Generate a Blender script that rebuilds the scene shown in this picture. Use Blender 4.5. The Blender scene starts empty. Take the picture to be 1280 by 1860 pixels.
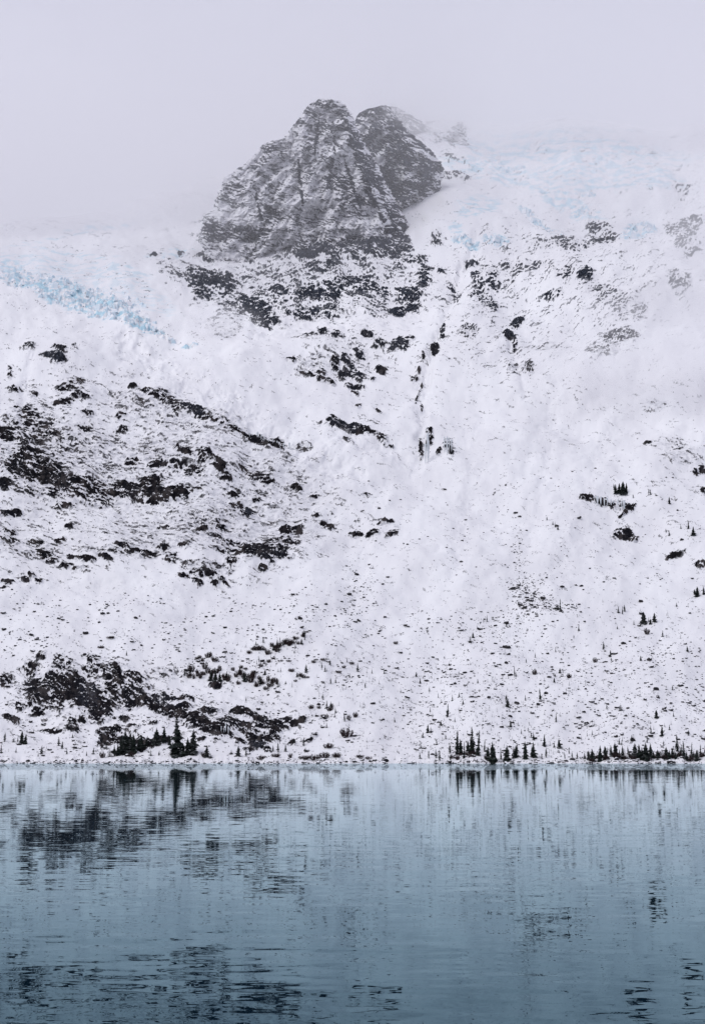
import bpy, math, random
import numpy as np
from mathutils import Vector

# ------------------------------------------------------------------ camera, sky, sun, exposure
scene = bpy.context.scene
COL = scene.collection
F, CX, CY = 2583.0, 640.0, 930.0          # focal length and centre in photograph pixels (50 mm lens)
CAMZ = 2.0
PITCH = math.atan(445.5 / F)
cd = bpy.data.cameras.new('camera')
cd.sensor_fit = 'VERTICAL'; cd.sensor_height = 36.0; cd.lens = 50.0
cd.clip_start = 0.1; cd.clip_end = 20000
cam = bpy.data.objects.new('camera', cd); COL.objects.link(cam)
cam.location = (0, 0, CAMZ); cam.rotation_euler = (math.pi / 2 + PITCH, 0, 0)
scene.camera = cam

SUN_EL, SUN_AZ = math.radians(46), math.radians(-128)   # high, behind the camera's left shoulder
world = bpy.data.worlds.new('World'); scene.world = world; world.use_nodes = True
wn = world.node_tree; wn.nodes.clear()
wo = wn.nodes.new('ShaderNodeOutputWorld'); bg = wn.nodes.new('ShaderNodeBackground')
sky = wn.nodes.new('ShaderNodeTexSky'); sky.sky_type = 'NISHITA'; sky.sun_disc = False
sky.sun_elevation = SUN_EL; sky.sun_rotation = SUN_AZ; sky.dust_density = 6.0
hs = wn.nodes.new('ShaderNodeHueSaturation'); hs.inputs['Saturation'].default_value = 0.15
mx = wn.nodes.new('ShaderNodeMix'); mx.data_type = 'RGBA'; mx.inputs[0].default_value = 0.95
mx.inputs[7].default_value = (5.35, 5.45, 6.78, 1)       # the even overcast
wn.links.new(sky.outputs[0], hs.inputs['Color']); wn.links.new(hs.outputs[0], mx.inputs[6])
wn.links.new(mx.outputs[2], bg.inputs[0]); bg.inputs[1].default_value = 0.1
wn.links.new(bg.outputs[0], wo.inputs[0])

sl = bpy.data.lights.new('sun', 'SUN'); sl.energy = 1.25; sl.angle = math.radians(40); sl.color = (1.0, 0.985, 0.975)
sun = bpy.data.objects.new('sun', sl); COL.objects.link(sun)
sdir = Vector((math.sin(SUN_AZ) * math.cos(SUN_EL), math.cos(SUN_AZ) * math.cos(SUN_EL), math.sin(SUN_EL)))
sun.rotation_euler = (-sdir).to_track_quat('-Z', 'Y').to_euler()

scene.view_settings.view_transform = 'Standard'; scene.view_settings.look = 'None'
scene.view_settings.exposure = 0.08; scene.view_settings.gamma = 1.0
scene.view_settings.use_curve_mapping = False
scene.cycles.use_denoising = True
scene.cycles.max_bounces = 10; scene.cycles.diffuse_bounces = 3; scene.cycles.volume_bounces = 6
scene.cycles.transparent_max_bounces = 16

rng = np.random.default_rng(7); random.seed(7)

# ------------------------------------------------------------------ helpers
def ray(px, py):
    """photo pixel -> direction with forward component 1 (x right, y forward, z up)"""
    px = np.asarray(px, float); py = np.asarray(py, float)
    u = (CY - py) / F; c, s = math.cos(PITCH), math.sin(PITCH)
    fy = c - u * s
    return (px - CX) / F / fy, (u * c + s) / fy

_G = rng.normal(size=(256, 256, 2)); _G /= np.linalg.norm(_G, axis=2, keepdims=True)
def perlin(x, y, seed=0):
    x = x + seed * 17.31; y = y + seed * 9.77
    xi = np.floor(x).astype(np.int64); yi = np.floor(y).astype(np.int64)
    xf = x - xi; yf = y - yi
    u = xf * xf * xf * (xf * (xf * 6 - 15) + 10); v = yf * yf * yf * (yf * (yf * 6 - 15) + 10)
    def g(a, b):
        q = _G[(xi + a) & 255, (yi + b) & 255]
        return q[..., 0] * (xf - a) + q[..., 1] * (yf - b)
    n0 = g(0, 0) * (1 - u) + g(1, 0) * u; n1 = g(0, 1) * (1 - u) + g(1, 1) * u
    return (n0 * (1 - v) + n1 * v) * 1.5
def fbm(x, y, o=4, seed=0, gain=0.55, ridged=False):
    t = 0; a = 1; s = 0
    for k in range(o):
        n = perlin(x, y, seed + k * 3)
        if ridged: n = 0.5 - np.abs(n) * 1.6
        t = t + a * n; s += a; a *= gain; x = x * 2.03 + 5.1; y = y * 2.03 - 3.7
    return t / s
def uniform_rank(n):
    f = n.ravel(); o = np.sort(f[:: max(1, f.size // 60000)])
    return np.interp(f, o, np.linspace(0, 1, o.size)).reshape(n.shape)
def smooth(a, b, x):
    t = np.clip((x - a) / (b - a), 0, 1); return t * t * (3 - 2 * t)

def splat(px, py, items, base=0.0, warp=0.30, seed=50, grow=1.0, wxy=None):
    """coverage field from a list of (cx, cy, rx, ry, angle, value) patches with ragged edges"""
    cov = np.full(px.shape, base, float)
    wx, wy = wxy if wxy is not None else (fbm(px / 16, py / 11, 4, seed), fbm(px / 16, py / 11, 4, seed + 9))
    for it in items:
        cx, cy, rx, ry = it[:4]
        if len(it) == 5: ang, val = 0, it[4]
        else: ang, val = it[4], it[5]
        R = max(rx, ry) * 1.5 * grow + 6
        m = (np.abs(px - cx) < R) & (np.abs(py - cy) < R)
        if not m.any(): continue
        a = math.radians(ang); dx = px[m] - cx; dy = py[m] - cy
        k = min(rx, ry) * warp * 2.2 + 2.0
        dx = dx + wx[m] * k; dy = dy + wy[m] * k
        p = (dx * math.cos(a) + dy * math.sin(a)) / (rx * grow + .6); q = (-dx * math.sin(a) + dy * math.cos(a)) / (ry * grow + .6)
        e = 1 - smooth(0.62, 1.18, np.sqrt(p * p + q * q))
        c = cov[m]; cov[m] = np.maximum(c, e * val + c * (1 - e))
    return cov

def mesh_grid(name, P, mats, attrs, closed_u=False, face_keep=None):
    """grid of points P[rows, cols, 3] -> mesh object data with float point attributes"""
    R, C = P.shape[:2]
    idx = np.arange(R * C).reshape(R, C)
    if closed_u: idx = np.concatenate([idx, idx[:, :1]], axis=1)
    f = np.stack([idx[:-1, :-1], idx[:-1, 1:], idx[1:, 1:], idx[1:, :-1]], axis=-1).reshape(-1, 4)
    if face_keep is not None: f = f[face_keep.ravel()]
    used = np.zeros(R * C, bool); used[f.ravel()] = True
    remap = np.cumsum(used) - 1
    f = remap[f]; V = P.reshape(-1, 3)[used]
    me = bpy.data.meshes.new(name)
    me.vertices.add(len(V)); me.vertices.foreach_set('co', V.astype(np.float32).ravel())
    me.loops.add(f.size); me.loops.foreach_set('vertex_index', f.astype(np.int32).ravel())
    me.polygons.add(len(f)); me.polygons.foreach_set('loop_start', (np.arange(len(f)) * 4).astype(np.int32))
    me.polygons.foreach_set('use_smooth', np.ones(len(f), bool))
    me.update(calc_edges=True)
    for k, a in attrs.items():
        if a.ndim == 3:
            at = me.attributes.new(k, 'FLOAT_VECTOR', 'POINT'); at.data.foreach_set('vector', a.reshape(-1, 3)[used].astype(np.float32).ravel())
        else:
            at = me.attributes.new(k, 'FLOAT', 'POINT'); at.data.foreach_set('value', a.ravel()[used].astype(np.float32))
    for m in mats: me.materials.append(m)
    return me
def link(name, me, parent=None, loc=None, **props):
    o = bpy.data.objects.new(name, me); COL.objects.link(o)
    if parent is not None: o.parent = parent
    if loc is not None: o.location = loc
    for k, v in props.items(): o[k] = v
    return o
def raw_mesh(name, V, Fc, mat, smooth_=False):
    me = bpy.data.meshes.new(name); me.from_pydata([tuple(v) for v in V], [], [tuple(f) for f in Fc])
    if smooth_: me.polygons.foreach_set('use_smooth', [True] * len(me.polygons))
    if mat: me.materials.append(mat)
    me.update(); return me

# ------------------------------------------------------------------ materials
def new_mat(name):
    m = bpy.data.materials.new(name); m.use_nodes = True
    nt = m.node_tree; nt.nodes.clear()
    out = nt.nodes.new('ShaderNodeOutputMaterial')
    return m, nt, out
def N(nt, t, **kw):
    n = nt.nodes.new(t)
    for k, v in kw.items(): setattr(n, k, v)
    return n
def math_node(nt, op, a, b=None, clamp=False):
    n = N(nt, 'ShaderNodeMath', operation=op, use_clamp=clamp)
    for i, v in enumerate((a, b)):
        if v is None: continue
        if isinstance(v, (int, float)): n.inputs[i].default_value = v
        else: nt.links.new(v, n.inputs[i])
    return n.outputs[0]
def mix_col(nt, fac, a, b):
    n = N(nt, 'ShaderNodeMix', data_type='RGBA')
    for i, v in ((0, fac), (6, a), (7, b)):
        if isinstance(v, (int, float)): n.inputs[i].default_value = v
        elif isinstance(v, tuple): n.inputs[i].default_value = (*v, 1)
        else: nt.links.new(v, n.inputs[i])
    return n.outputs[2]
def noise(nt, vec, scale, detail=3, rough=0.55):
    n = N(nt, 'ShaderNodeTexNoise'); n.inputs['Scale'].default_value = scale
    n.inputs['Detail'].default_value = detail; n.inputs['Roughness'].default_value = rough
    if vec is not None: nt.links.new(vec, n.inputs['Vector'])
    return n
def ramp(nt, v, lo, hi):
    n = N(nt, 'ShaderNodeMapRange'); n.interpolation_type = 'SMOOTHSTEP'
    n.inputs[1].default_value = lo; n.inputs[2].default_value = hi; nt.links.new(v, n.inputs[0]); return n.outputs[0]

def make_slope_material():
    m, nt, out = new_mat('snow_over_rock')
    at = lambda k: N(nt, 'ShaderNodeAttribute', attribute_name=k)
    rk, ic, rt, pc = at('rk').outputs['Fac'], at('ice').outputs['Fac'], at('tone').outputs['Fac'], at('pc').outputs['Vector']
    # fine raggedness of the snow line
    mp = N(nt, 'ShaderNodeMapping'); mp.inputs['Scale'].default_value = (0.75, 1.5, 1); mp.inputs['Rotation'].default_value = (0, 0, 0.25)
    nt.links.new(pc, mp.inputs[0])
    fine = noise(nt, mp.outputs[0], 0.50, 3, 0.7)
    d = math_node(nt, 'MULTIPLY', math_node(nt, 'SUBTRACT', fine.outputs[0], 0.5), 0.95)
    rock = ramp(nt, math_node(nt, 'ADD', rk, d), -0.11, 0.07)
    dn = ramp(nt, noise(nt, mp.outputs[0], 0.22, 3, 0.7).outputs[0], 0.62, 0.40)
    du = at('dust').outputs['Fac']                                   # thin snow dusting over scattered rock, patchy
    rock = math_node(nt, 'MULTIPLY', rock, math_node(nt, 'ADD', du, math_node(nt, 'MULTIPLY', math_node(nt, 'SUBTRACT', 1.0, du), dn)))
    # snow
    big = noise(nt, pc, 0.012, 3)
    snow = mix_col(nt, ramp(nt, big.outputs[0], 0.35, 0.7), (0.79, 0.785, 0.80), (0.85, 0.85, 0.86))
    thn = math_node(nt, 'MULTIPLY', ramp(nt, du, 0.40, 0.66), ramp(nt, noise(nt, mp.outputs[0], 0.12, 4, 0.7).outputs[0], 0.42, 0.66))
    snow = mix_col(nt, math_node(nt, 'MULTIPLY', thn, math_node(nt, 'SUBTRACT', 0.72, math_node(nt, 'MULTIPLY', rt, 0.5))), snow, (0.30, 0.305, 0.34))
    # rock: near-black wet gneiss with warmer and greyer faces
    rn = noise(nt, pc, 0.09, 4, 0.6)
    dark = mix_col(nt, ramp(nt, rn.outputs[0], 0.38, 0.66), (0.0045, 0.0045, 0.0065), (0.020, 0.0175, 0.0185))
    brn = noise(nt, pc, 0.045, 3, 0.6)
    dark = mix_col(nt, math_node(nt, 'MULTIPLY', ramp(nt, brn.outputs[0], 0.50, 0.64), 0.8), dark, (0.052, 0.045, 0.044))
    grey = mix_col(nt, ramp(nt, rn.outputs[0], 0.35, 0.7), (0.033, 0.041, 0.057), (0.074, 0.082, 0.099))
    # cracks, wet streaks and rime at a finer scale
    crk = noise(nt, mp.outputs[0], 0.33, 4, 0.75)
    dark = mix_col(nt, math_node(nt, 'MULTIPLY', ramp(nt, crk.outputs[0], 0.56, 0.72), 0.35), dark, (0.10, 0.095, 0.10))
    grey = mix_col(nt, ramp(nt, crk.outputs[0], 0.60, 0.40), grey, (0.014, 0.015, 0.020))
    grey = mix_col(nt, math_node(nt, 'MULTIPLY', ramp(nt, crk.outputs[0], 0.57, 0.70), 0.75), grey, (0.30, 0.30, 0.33))
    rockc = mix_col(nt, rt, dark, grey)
    # glacier ice
    mp3 = N(nt, 'ShaderNodeMapping'); mp3.inputs['Scale'].default_value = (0.45, 1.9, 1); mp3.inputs['Rotation'].default_value = (0, 0, -0.12); nt.links.new(pc, mp3.inputs[0])
    icn = noise(nt, mp3.outputs[0], 0.10, 3, 0.6)
    icf = math_node(nt, 'MULTIPLY', ic, ramp(nt, icn.outputs[0], 0.44, 0.60))
    snow = mix_col(nt, icf, snow, (0.46, 0.66, 0.75))
    colr = mix_col(nt, rock, snow, rockc)
    b = N(nt, 'ShaderNodeBsdfPrincipled'); nt.links.new(colr, b.inputs['Base Color'])
    b.inputs['Roughness'].default_value = 0.9; b.inputs['Specular IOR Level'].default_value = 0.03
    bp = N(nt, 'ShaderNodeBump'); bp.inputs['Strength'].default_value = 0.35; bp.inputs['Distance'].default_value = 1.2
    nt.links.new(fine.outputs[0], bp.inputs['Height']); nt.links.new(bp.outputs[0], b.inputs['Normal'])
    nt.links.new(b.outputs[0], out.inputs[0]); return m
MAT_SLOPE = make_slope_material()

def simple_mat(name, c0, c1, scale, rough=0.8, snow=0.0, snow_lo=0.55, snow_hi=0.8):
    """two-tone procedural colour; snow > 0 lays snow on faces that look up"""
    m, nt, out = new_mat(name)
    tc = N(nt, 'ShaderNodeNewGeometry'); nz = noise(nt, tc.outputs['Position'], scale, 3)
    c = mix_col(nt, ramp(nt, nz.outputs[0], 0.35, 0.65), c0, c1)
    if snow > 0:
        sx = N(nt, 'ShaderNodeSeparateXYZ'); nt.links.new(tc.outputs['Normal'], sx.inputs[0])
        n2 = noise(nt, tc.outputs['Position'], scale * 2.3, 2)
        f = math_node(nt, 'ADD', sx.outputs[2], math_node(nt, 'MULTIPLY', math_node(nt, 'SUBTRACT', n2.outputs[0], 0.5), 0.6))
        c = mix_col(nt, math_node(nt, 'MULTIPLY', ramp(nt, f, snow_lo, snow_hi), snow), c, (0.84, 0.84, 0.86))
    b = N(nt, 'ShaderNodeBsdfPrincipled'); nt.links.new(c, b.inputs['Base Color'])
    b.inputs['Roughness'].default_value = rough; b.inputs['Specular IOR Level'].default_value = 0.15
    nt.links.new(b.outputs[0], out.inputs[0]); return m
MAT_NEEDLE = simple_mat('fir_needles', (0.008, 0.012, 0.012), (0.018, 0.026, 0.020), 0.9, snow=0.3, snow_lo=0.75, snow_hi=1.1)
MAT_BARK = simple_mat('bark', (0.02, 0.017, 0.016), (0.045, 0.04, 0.038), 2.0)
MAT_TWIG = simple_mat('bare_twigs', (0.022, 0.014, 0.015), (0.05, 0.034, 0.034), 2.0)
MAT_BOULDER = simple_mat('boulder_rock', (0.016, 0.015, 0.019), (0.05, 0.046, 0.046), 0.5, snow=1.0, snow_lo=0.62, snow_hi=0.80)
MAT_ICICLE = simple_mat('frozen_water', (0.55, 0.60, 0.63), (0.76, 0.78, 0.80), 0.6, rough=0.35)
MAT_SERAC = simple_mat('glacier_ice', (0.52, 0.68, 0.76), (0.76, 0.82, 0.86), 0.16, rough=0.5, snow=1.0, snow_lo=0.05, snow_hi=0.45)

# ------------------------------------------------------------------ the mountainside: distance of the ground along each direction
PROF = {
 -600: [(1400,455),(1386,480),(1300,540),(1200,600),(1100,660),(1000,715),(900,765),(800,825),(700,895),(640,950),(600,1080),(500,1350),(450,1550),(400,2000),(370,2350)],
 0:    [(1400,455),(1386,480),(1300,540),(1200,600),(1100,660),(1000,715),(900,765),(800,825),(700,895),(640,960),(600,1090),(500,1350),(450,1550),(400,2000),(370,2350)],
 350:  [(1400,455),(1386,480),(1300,530),(1200,592),(1100,650),(1000,705),(900,765),(800,840),(720,920),(660,1020),(600,1180),(550,1260),(480,1400),(420,1650),(330,2250)],
 640:  [(1400,455),(1386,480),(1300,532),(1200,598),(1100,668),(1000,735),(900,805),(800,880),(700,980),(600,1120),(520,1230),(450,1400),(400,1550),(300,1850),(230,2150)],
 850:  [(1400,455),(1386,480),(1300,532),(1200,594),(1100,663),(1000,726),(900,795),(800,874),(700,961),(600,1052),(500,1165),(440,1270),(380,1450),(300,1700),(200,2150)],
 1100: [(1400,455),(1386,480),(1300,532),(1200,594),(1100,663),(1000,726),(900,795),(800,870),(700,950),(600,1040),(500,1130),(430,1220),(380,1400),(300,1650),(200,2130)],
 1300: [(1400,455),(1386,480),(1300,532),(1200,594),(1100,660),(1000,720),(900,785),(800,860),(700,945),(600,1060),(500,1180),(400,1320),(300,1600),(200,2130)],
 1900: [(1400,455),(1386,480),(1300,532),(1200,594),(1100,660),(1000,720),(900,785),(800,860),(700,945),(600,1060),(500,1180),(400,1320),(300,1600),(200,2130)],
}
TPX = np.arange(-600, 1901, 10.0); TPY = np.arange(150, 1421, 2.0)
_a = sorted(PROF)
_cols = np.array([np.interp(TPY, [p for p, _ in PROF[k][::-1]], [math.log(v) for _, v in PROF[k][::-1]]) for k in _a])
TAB = np.array([np.interp(TPX, _a, _cols[:, j]) for j in range(len(TPY))])      # [py, px]
def boxs(a, n, ax):
    k = np.ones(n) / n; pad = [(0, 0), (0, 0)]; pad[ax] = (n // 2, n // 2)
    b = np.pad(a, pad, mode='reflect', reflect_type='odd')
    return np.apply_along_axis(lambda v: np.convolve(v, k, 'valid'), ax, b)
for _ in range(2): TAB = boxs(TAB, 13, 1); TAB = boxs(TAB, 15, 0)
def depth(px, py):
    fx = np.clip((px + 600) / 10.0, 0, len(TPX) - 1.001); fy = np.clip((py - 150) / 2.0, 0, len(TPY) - 1.001)
    i = fy.astype(int); j = fx.astype(int); a = fy - i; b = fx - j
    return np.exp((TAB[i, j] * (1 - b) + TAB[i, j + 1] * b) * (1 - a) + (TAB[i + 1, j] * (1 - b) + TAB[i + 1, j + 1] * b) * a)
def top_line(px):
    return np.interp(px, [-600, 0, 200, 350, 500, 640, 850, 1280, 1900], [392, 398, 378, 345, 300, 250, 222, 228, 236])

ROCK_AND_SHADE = [
 # lakeside cliff
 (50,1212,18,8,.5),(78,1200,10,5,.7),(58,1213,12,8,.75),(115,1210,20,8,.6),(172,1206,15,7,.7),(10,1228,12,12,.5),(66,1234,10,6,.7),(92,1232,12,10,.8),
 (60,1260,14,13,.85),(82,1257,18,18,.75),(103,1258,14,14,.8),(72,1282,16,6,.8),(110,1275,6,12,.8),(40,1272,12,6,.75),(20,1295,17,7,20,.85),(150,1255,150,60,.22),
 (165,1265,48,18,40,.97),(140,1258,12,26,.95),(190,1282,22,14,.96),(202,1225,18,10,.8),(212,1238,16,10,.85),(245,1232,16,8,.9),(275,1275,55,11,20,.96),(240,1265,22,16,.92),
 (300,1262,25,5,12,.85),(95,1315,25,5,15,.6),(130,1310,10,8,.8),(132,1322,12,5,.85),(150,1306,8,7,.7),(227,1301,9,6,.85),(280,1313,8,3,.8),(187,1325,14,8,.75),(210,1322,16,9,.75),
 (240,1318,14,8,.6),(190,1342,14,10,.85),(262,1352,62,9,-12,.96),(252,1340,12,6,.9),(100,1330,90,14,.15),  # long slanting band is rock plus shade among the trees, painted as rock cover
 (339,1262,15,7,.85),(335,1280,18,6,-10,.93),(377,1284,18,7,.94),(330,1295,12,4,.85),(375,1320,52,12,22,.96),(400,1327,20,15,.96),(440,1285,22,8,10,.93),(465,1292,12,8,.88),
 (470,1307,18,6,.96),(480,1300,8,8,.88),(497,1305,8,5,.85),(515,1307,10,7,.92),(500,1319,14,6,.92),(532,1310,10,3,.92),(550,1306,8,5,.85),(455,1320,14,5,.85),(460,1332,16,7,.9),
 (437,1345,12,6,.85),(470,1352,18,10,.9),(450,1365,10,4,.85),(486,1365,8,4,.85),(497,1332,10,4,.92),(530,1345,8,5,.88),(560,1345,8,3,.92),(571,1337,6,3,.92),(392,1240,12,4,.88),(365,1347,10,4,.85),
 (420,1310,140,48,.18),(300,1225,40,10,.3),
 (150,1262,62,22,32,.9),(85,1255,36,18,.62),(225,1255,34,12,15,.85),(300,1285,34,8,18,.9),(360,1300,20,6,15,.8),(430,1315,40,10,12,.7),(480,1335,30,10,.62),(255,1245,22,6,.7),(120,1232,18,8,.6),(170,1225,30,8,.5),(215,1335,20,8,.7),(60,1240,34,14,.45),(500,1308,46,10,.6),(180,1300,20,10,.6),
 # left shoulder
 (200,800,230,110,14,.17),(420,900,210,100,16,.19),(150,960,200,80,.17),(60,830,110,70,.26),(330,770,150,34,24,.22),(480,830,110,30,20,.2),(440,960,130,60,12,.22),
 (60,862,60,20,5,.8),(130,872,60,10,4,.85),(230,882,50,12,.85),(330,850,50,9,22,.5),(100,800,60,20,.35),(420,985,40,8,10,.5),(60,1000,60,14,.3),(230,1005,70,8,.4),(380,1035,50,12,.35),(280,740,70,8,25,.35),(400,775,50,8,24,.5),
 (97,657,24,8,22,.97),(107,646,12,6,30,.75),(50,630,16,7,.45),(137,642,6,8,.5),(18,667,4,14,.6),(115,707,12,8,.55),(140,700,16,12,.55),(60,710,10,6,.6),(140,720,10,5,.75),(117,731,20,4,.8),(155,725,7,3,.9),(30,701,14,6,.6),
 (50,742,20,8,.6),(32,736,8,2,.8),(55,772,52,36,.42),(8,787,16,16,.85),(15,800,12,14,.9),(45,807,12,6,.85),(50,760,14,10,.7),(75,785,22,8,.65),(95,787,10,6,.75),
 (160,750,12,4,.85),(155,775,12,5,.65),(220,752,10,6,.75),(222,772,10,5,.6),(237,682,6,3,.9),(242,702,8,3,.92),(262,710,10,4,.96),(277,720,7,4,.85),(300,722,30,10,25,.42),(310,735,40,8,25,.55),
 (350,750,24,7,25,.85),(370,765,14,6,.8),(435,792,16,5,20,.85),(465,797,25,7,.85),(495,807,22,10,.94),(505,795,15,8,.5),(545,810,25,8,.42),
 (150,830,190,46,.28),(60,850,45,28,.65),(50,840,20,20,.75),(90,875,42,8,5,.93),(165,875,60,12,.7),(205,880,40,12,.8),(275,875,22,15,-35,.98),(250,892,14,10,.92),(300,897,42,12,-5,.97),(350,892,18,4,.65),
 (115,895,40,8,.6),(175,895,50,14,.55),(115,915,20,4,.65),(10,890,14,8,.92),(20,935,22,5,-8,.96),(50,895,30,8,.42),(285,840,18,4,.85),(240,830,14,8,.6),(320,817,10,6,40,.85),(340,830,16,5,30,.9),(375,840,20,9,15,.93),
 (400,855,12,8,.96),(412,870,10,6,.92),(465,860,35,8,22,.6),(480,865,16,5,20,.88),(540,880,10,5,.85),(450,890,40,6,.35),(440,920,26,10,10,.7),(452,922,10,6,.85),(425,897,10,5,.75),(465,902,10,3,.85),(572,895,10,5,.75),
 (592,950,10,5,35,.88),(602,952,4,5,.92),(572,936,5,3,.92),(520,962,10,12,.93),(542,962,10,10,.6),(535,990,11,6,.88),(480,1000,42,13,.8),(495,1012,27,9,.98),(460,992,16,8,.95),(437,1005,20,4,12,.88),(405,1000,26,5,.62),(505,987,24,9,.65),
 (357,952,30,12,.4),(367,967,12,5,-25,.85),(397,957,16,8,.5),(335,995,12,5,.75),(420,1022,12,8,.8),(450,1020,9,4,.8),(477,1032,9,4,.93),(335,1047,10,4,.85),(370,1042,22,6,8,.75),(357,1055,12,4,15,.92),(405,1052,16,3,30,.92),(390,1056,8,3,.92),(350,1030,25,6,.35),
 (125,957,8,5,.93),(110,980,12,5,.65),(20,972,12,5,.65),(20,987,20,4,.55),(65,987,18,3,.65),(87,1010,18,9,12,.8),(120,1026,12,3,.96),(132,1012,12,3,15,.93),(158,1020,18,4,8,.97),(192,1020,13,4,15,.93),(142,1032,14,3,.85),
 (57,1040,7,4,.93),(47,1050,9,5,.88),(70,1052,8,4,.65),(15,1062,14,5,.75),(5,1075,8,3,.75),(222,995,14,5,.92),(242,1000,10,4,.93),(270,1002,14,3,.93),(297,992,12,5,.93),(310,1015,10,7,.75),(297,952,10,3,.88),
 (150,985,175,42,.18),(300,970,80,44,.24),(230,790,150,55,.18),(400,880,140,64,.21),(550,910,75,52,.17),(430,780,80,14,25,.2),(330,760,120,40,25,.10),(440,1040,70,25,.10),
 # rocks of the bowl
 (587,612,8,7,.88),(562,618,20,3,.6),(615,616,12,5,.75),(670,612,13,6,.94),(725,630,19,11,.94),(690,625,14,7,.75),(747,622,8,8,.8),(652,642,14,8,40,.88),(630,652,10,8,.85),(607,662,10,8,.94),(635,665,12,14,.72),(652,685,15,9,10,.94),
 (627,680,14,12,.7),(592,695,18,4,15,.9),(585,682,8,6,.65),(652,702,12,4,.93),(635,702,10,5,.85),(530,662,10,4,.8),(555,682,20,4,20,.65),(690,670,12,7,35,.85),(677,691,6,2,-40,.9),(645,715,8,6,40,.65),(562,665,32,14,-35,.25),(640,650,95,45,.18),
 (625,777,32,8,8,.93),(655,787,20,6,.95),(690,795,16,5,25,.65),(630,800,9,3,.93),(605,765,10,5,.75),(710,806,6,2,.9),(687,749,6,2,20,.9),(650,740,6,4,.8),(640,780,70,20,.15),
 (769,655,2,8,.7),(761,675,5,5,.8),(753,686,8,4,.75),(762,705,1.6,13,15,.5),(756,722,1.6,10,15,.5),(766,735,2,8,.6),(790,640,7,13,15,.88),(803,602,4,18,8,.75),
 (764,807,4,15,.96),(780,792,6,14,10,.85),(796,815,4,8,.85),(812,806,10,12,.55),(818,822,5,8,.7),(778,783,8,5,.6),
 # apron under the peak
 (415,422,52,20,.78),(377,460,18,8,10,.8),(510,435,35,14,15,.8),(560,465,26,14,.9),(540,450,25,12,.75),(610,460,60,18,.7),(685,450,62,24,.74),(710,430,42,22,30,.75),(735,470,40,10,.55),(585,490,30,10,.62),
 (335,495,45,20,.35),(390,510,42,22,.76),(370,520,26,22,.68),(460,550,38,18,20,.84),(480,578,26,16,.7),(425,555,42,16,.42),(520,535,32,14,.58),(580,535,44,15,.72),(555,565,42,10,.58),(605,565,22,10,.55),(640,515,54,14,.66),(700,520,42,10,.52),
 (745,535,20,24,.88),(722,555,20,9,.85),(770,495,14,20,.65),(410,590,40,24,.28),(500,520,16,5,.92),(570,515,200,66,.36),(690,555,60,14,.3),
 (855,475,11,7,.95),(800,490,7,3,.92),(815,515,8,4,.85),(825,530,12,10,.42),(795,435,12,14,.5),(800,520,30,40,.2),
 # right-hand rock mass
 (1087,401,28,14,20,.45),(1096,423,26,14,.42),(1026,436,50,16,.36),(991,440,40,10,.3),(1044,445,28,18,.36),(939,480,72,10,.36),(1061,506,14,8,.95),(1066,500,8,8,.9),(1026,502,20,10,.45),(1004,528,20,6,.62),(882,502,30,16,.5),(873,532,25,20,.42),
 (939,572,17,7,-38,.95),(923,601,9,9,-25,.96),(934,618,4,16,.75),(895,550,10,10,.6),(851,607,16,18,.4),(908,506,30,14,.32),(1114,546,62,18,25,.33),(1136,572,40,20,.32),(1092,532,30,8,.42),(991,624,32,14,.22),(961,672,8,12,.4),(939,672,20,10,.35),
 (1236,405,30,22,.5),(1249,440,24,24,.48),(1232,515,24,20,.45),(1236,340,15,14,.3),(1127,615,40,14,.5),(1092,642,35,18,.35),(1267,388,25,10,.42),(980,530,165,115,.13),(1160,480,60,60,.12),(792,642,7,10,-30,.85),
 (815,262,32,12,.38),(835,246,11,18,.62),(830,327,26,6,.5),(820,300,30,6,.32),(790,250,40,40,.2),
 # rocks on the right of the fan
 (1105,914,40,7,5,.72),(1062,908,14,6,.85),(1140,925,18,5,-35,.92),(1130,960,23,8,.8),(1150,968,10,4,.9),(1222,1002,16,3,-15,.96),(1270,1030,10,6,.92),(1270,850,14,8,-30,.65),(1277,892,6,8,.7),(1175,800,8,4,.65),(1215,805,36,16,.2),(1190,730,24,10,.22),
 (1240,830,40,20,.22),(700,952,16,4,.92),(677,970,14,5,.88),(710,972,14,3,-15,.75),(645,965,12,5,.75),(665,900,10,3,.65),(650,930,40,20,.12),(1180,900,90,40,.08),(1230,970,50,30,.1),
 (700,720,60,30,.06),(880,620,80,60,.12),(960,700,80,30,.08),
 (330,463,6,3.2,-15,.98),(280,474,7,2.4,-18,.98),  # dark crevasse holes in the glacier, their shade painted as rock cover
]
ICE = [
 (120,492,150,22,12,.34),(60,470,90,8,8,.4),(250,540,80,24,22,.28),(40,510,46,18,12,.95),(110,532,60,22,14,1),(180,556,60,22,16,1),(235,585,48,12,22,1),(290,606,30,5,25,1),(345,626,16,3,5,1),(15,490,40,20,.7),
 (180,410,70,5,-5,.55),(140,462,85,5,12,.5),(220,500,60,10,15,.45),(300,470,40,6,-12,.45),(60,435,60,4,-10,.35),(330,452,25,5,-10,.6),(120,425,60,4,-8,.4),
 (978,398,34,6,35,1),(955,380,20,8,30,.7),(900,438,24,9,.95),(845,443,26,7,10,.95),(830,425,14,14,.6),(1160,408,36,15,-15,.8),(1060,345,20,4,10,.7),(1045,375,17,4,15,.85),(930,300,26,5,-10,.8),(900,310,50,5,-20,.5),
 (1010,320,235,18,4,.66),(1020,275,250,16,3,.62),(1120,310,130,18,8,.62),(880,295,50,18,-20,.75),(1190,290,60,10,10,.4),(980,248,130,6,3,.5),(1130,240,80,4,-2,.35),(870,380,45,22,-25,.6),(1030,360,75,16,20,.75),(1015,410,12,4,20,1),
]

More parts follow.
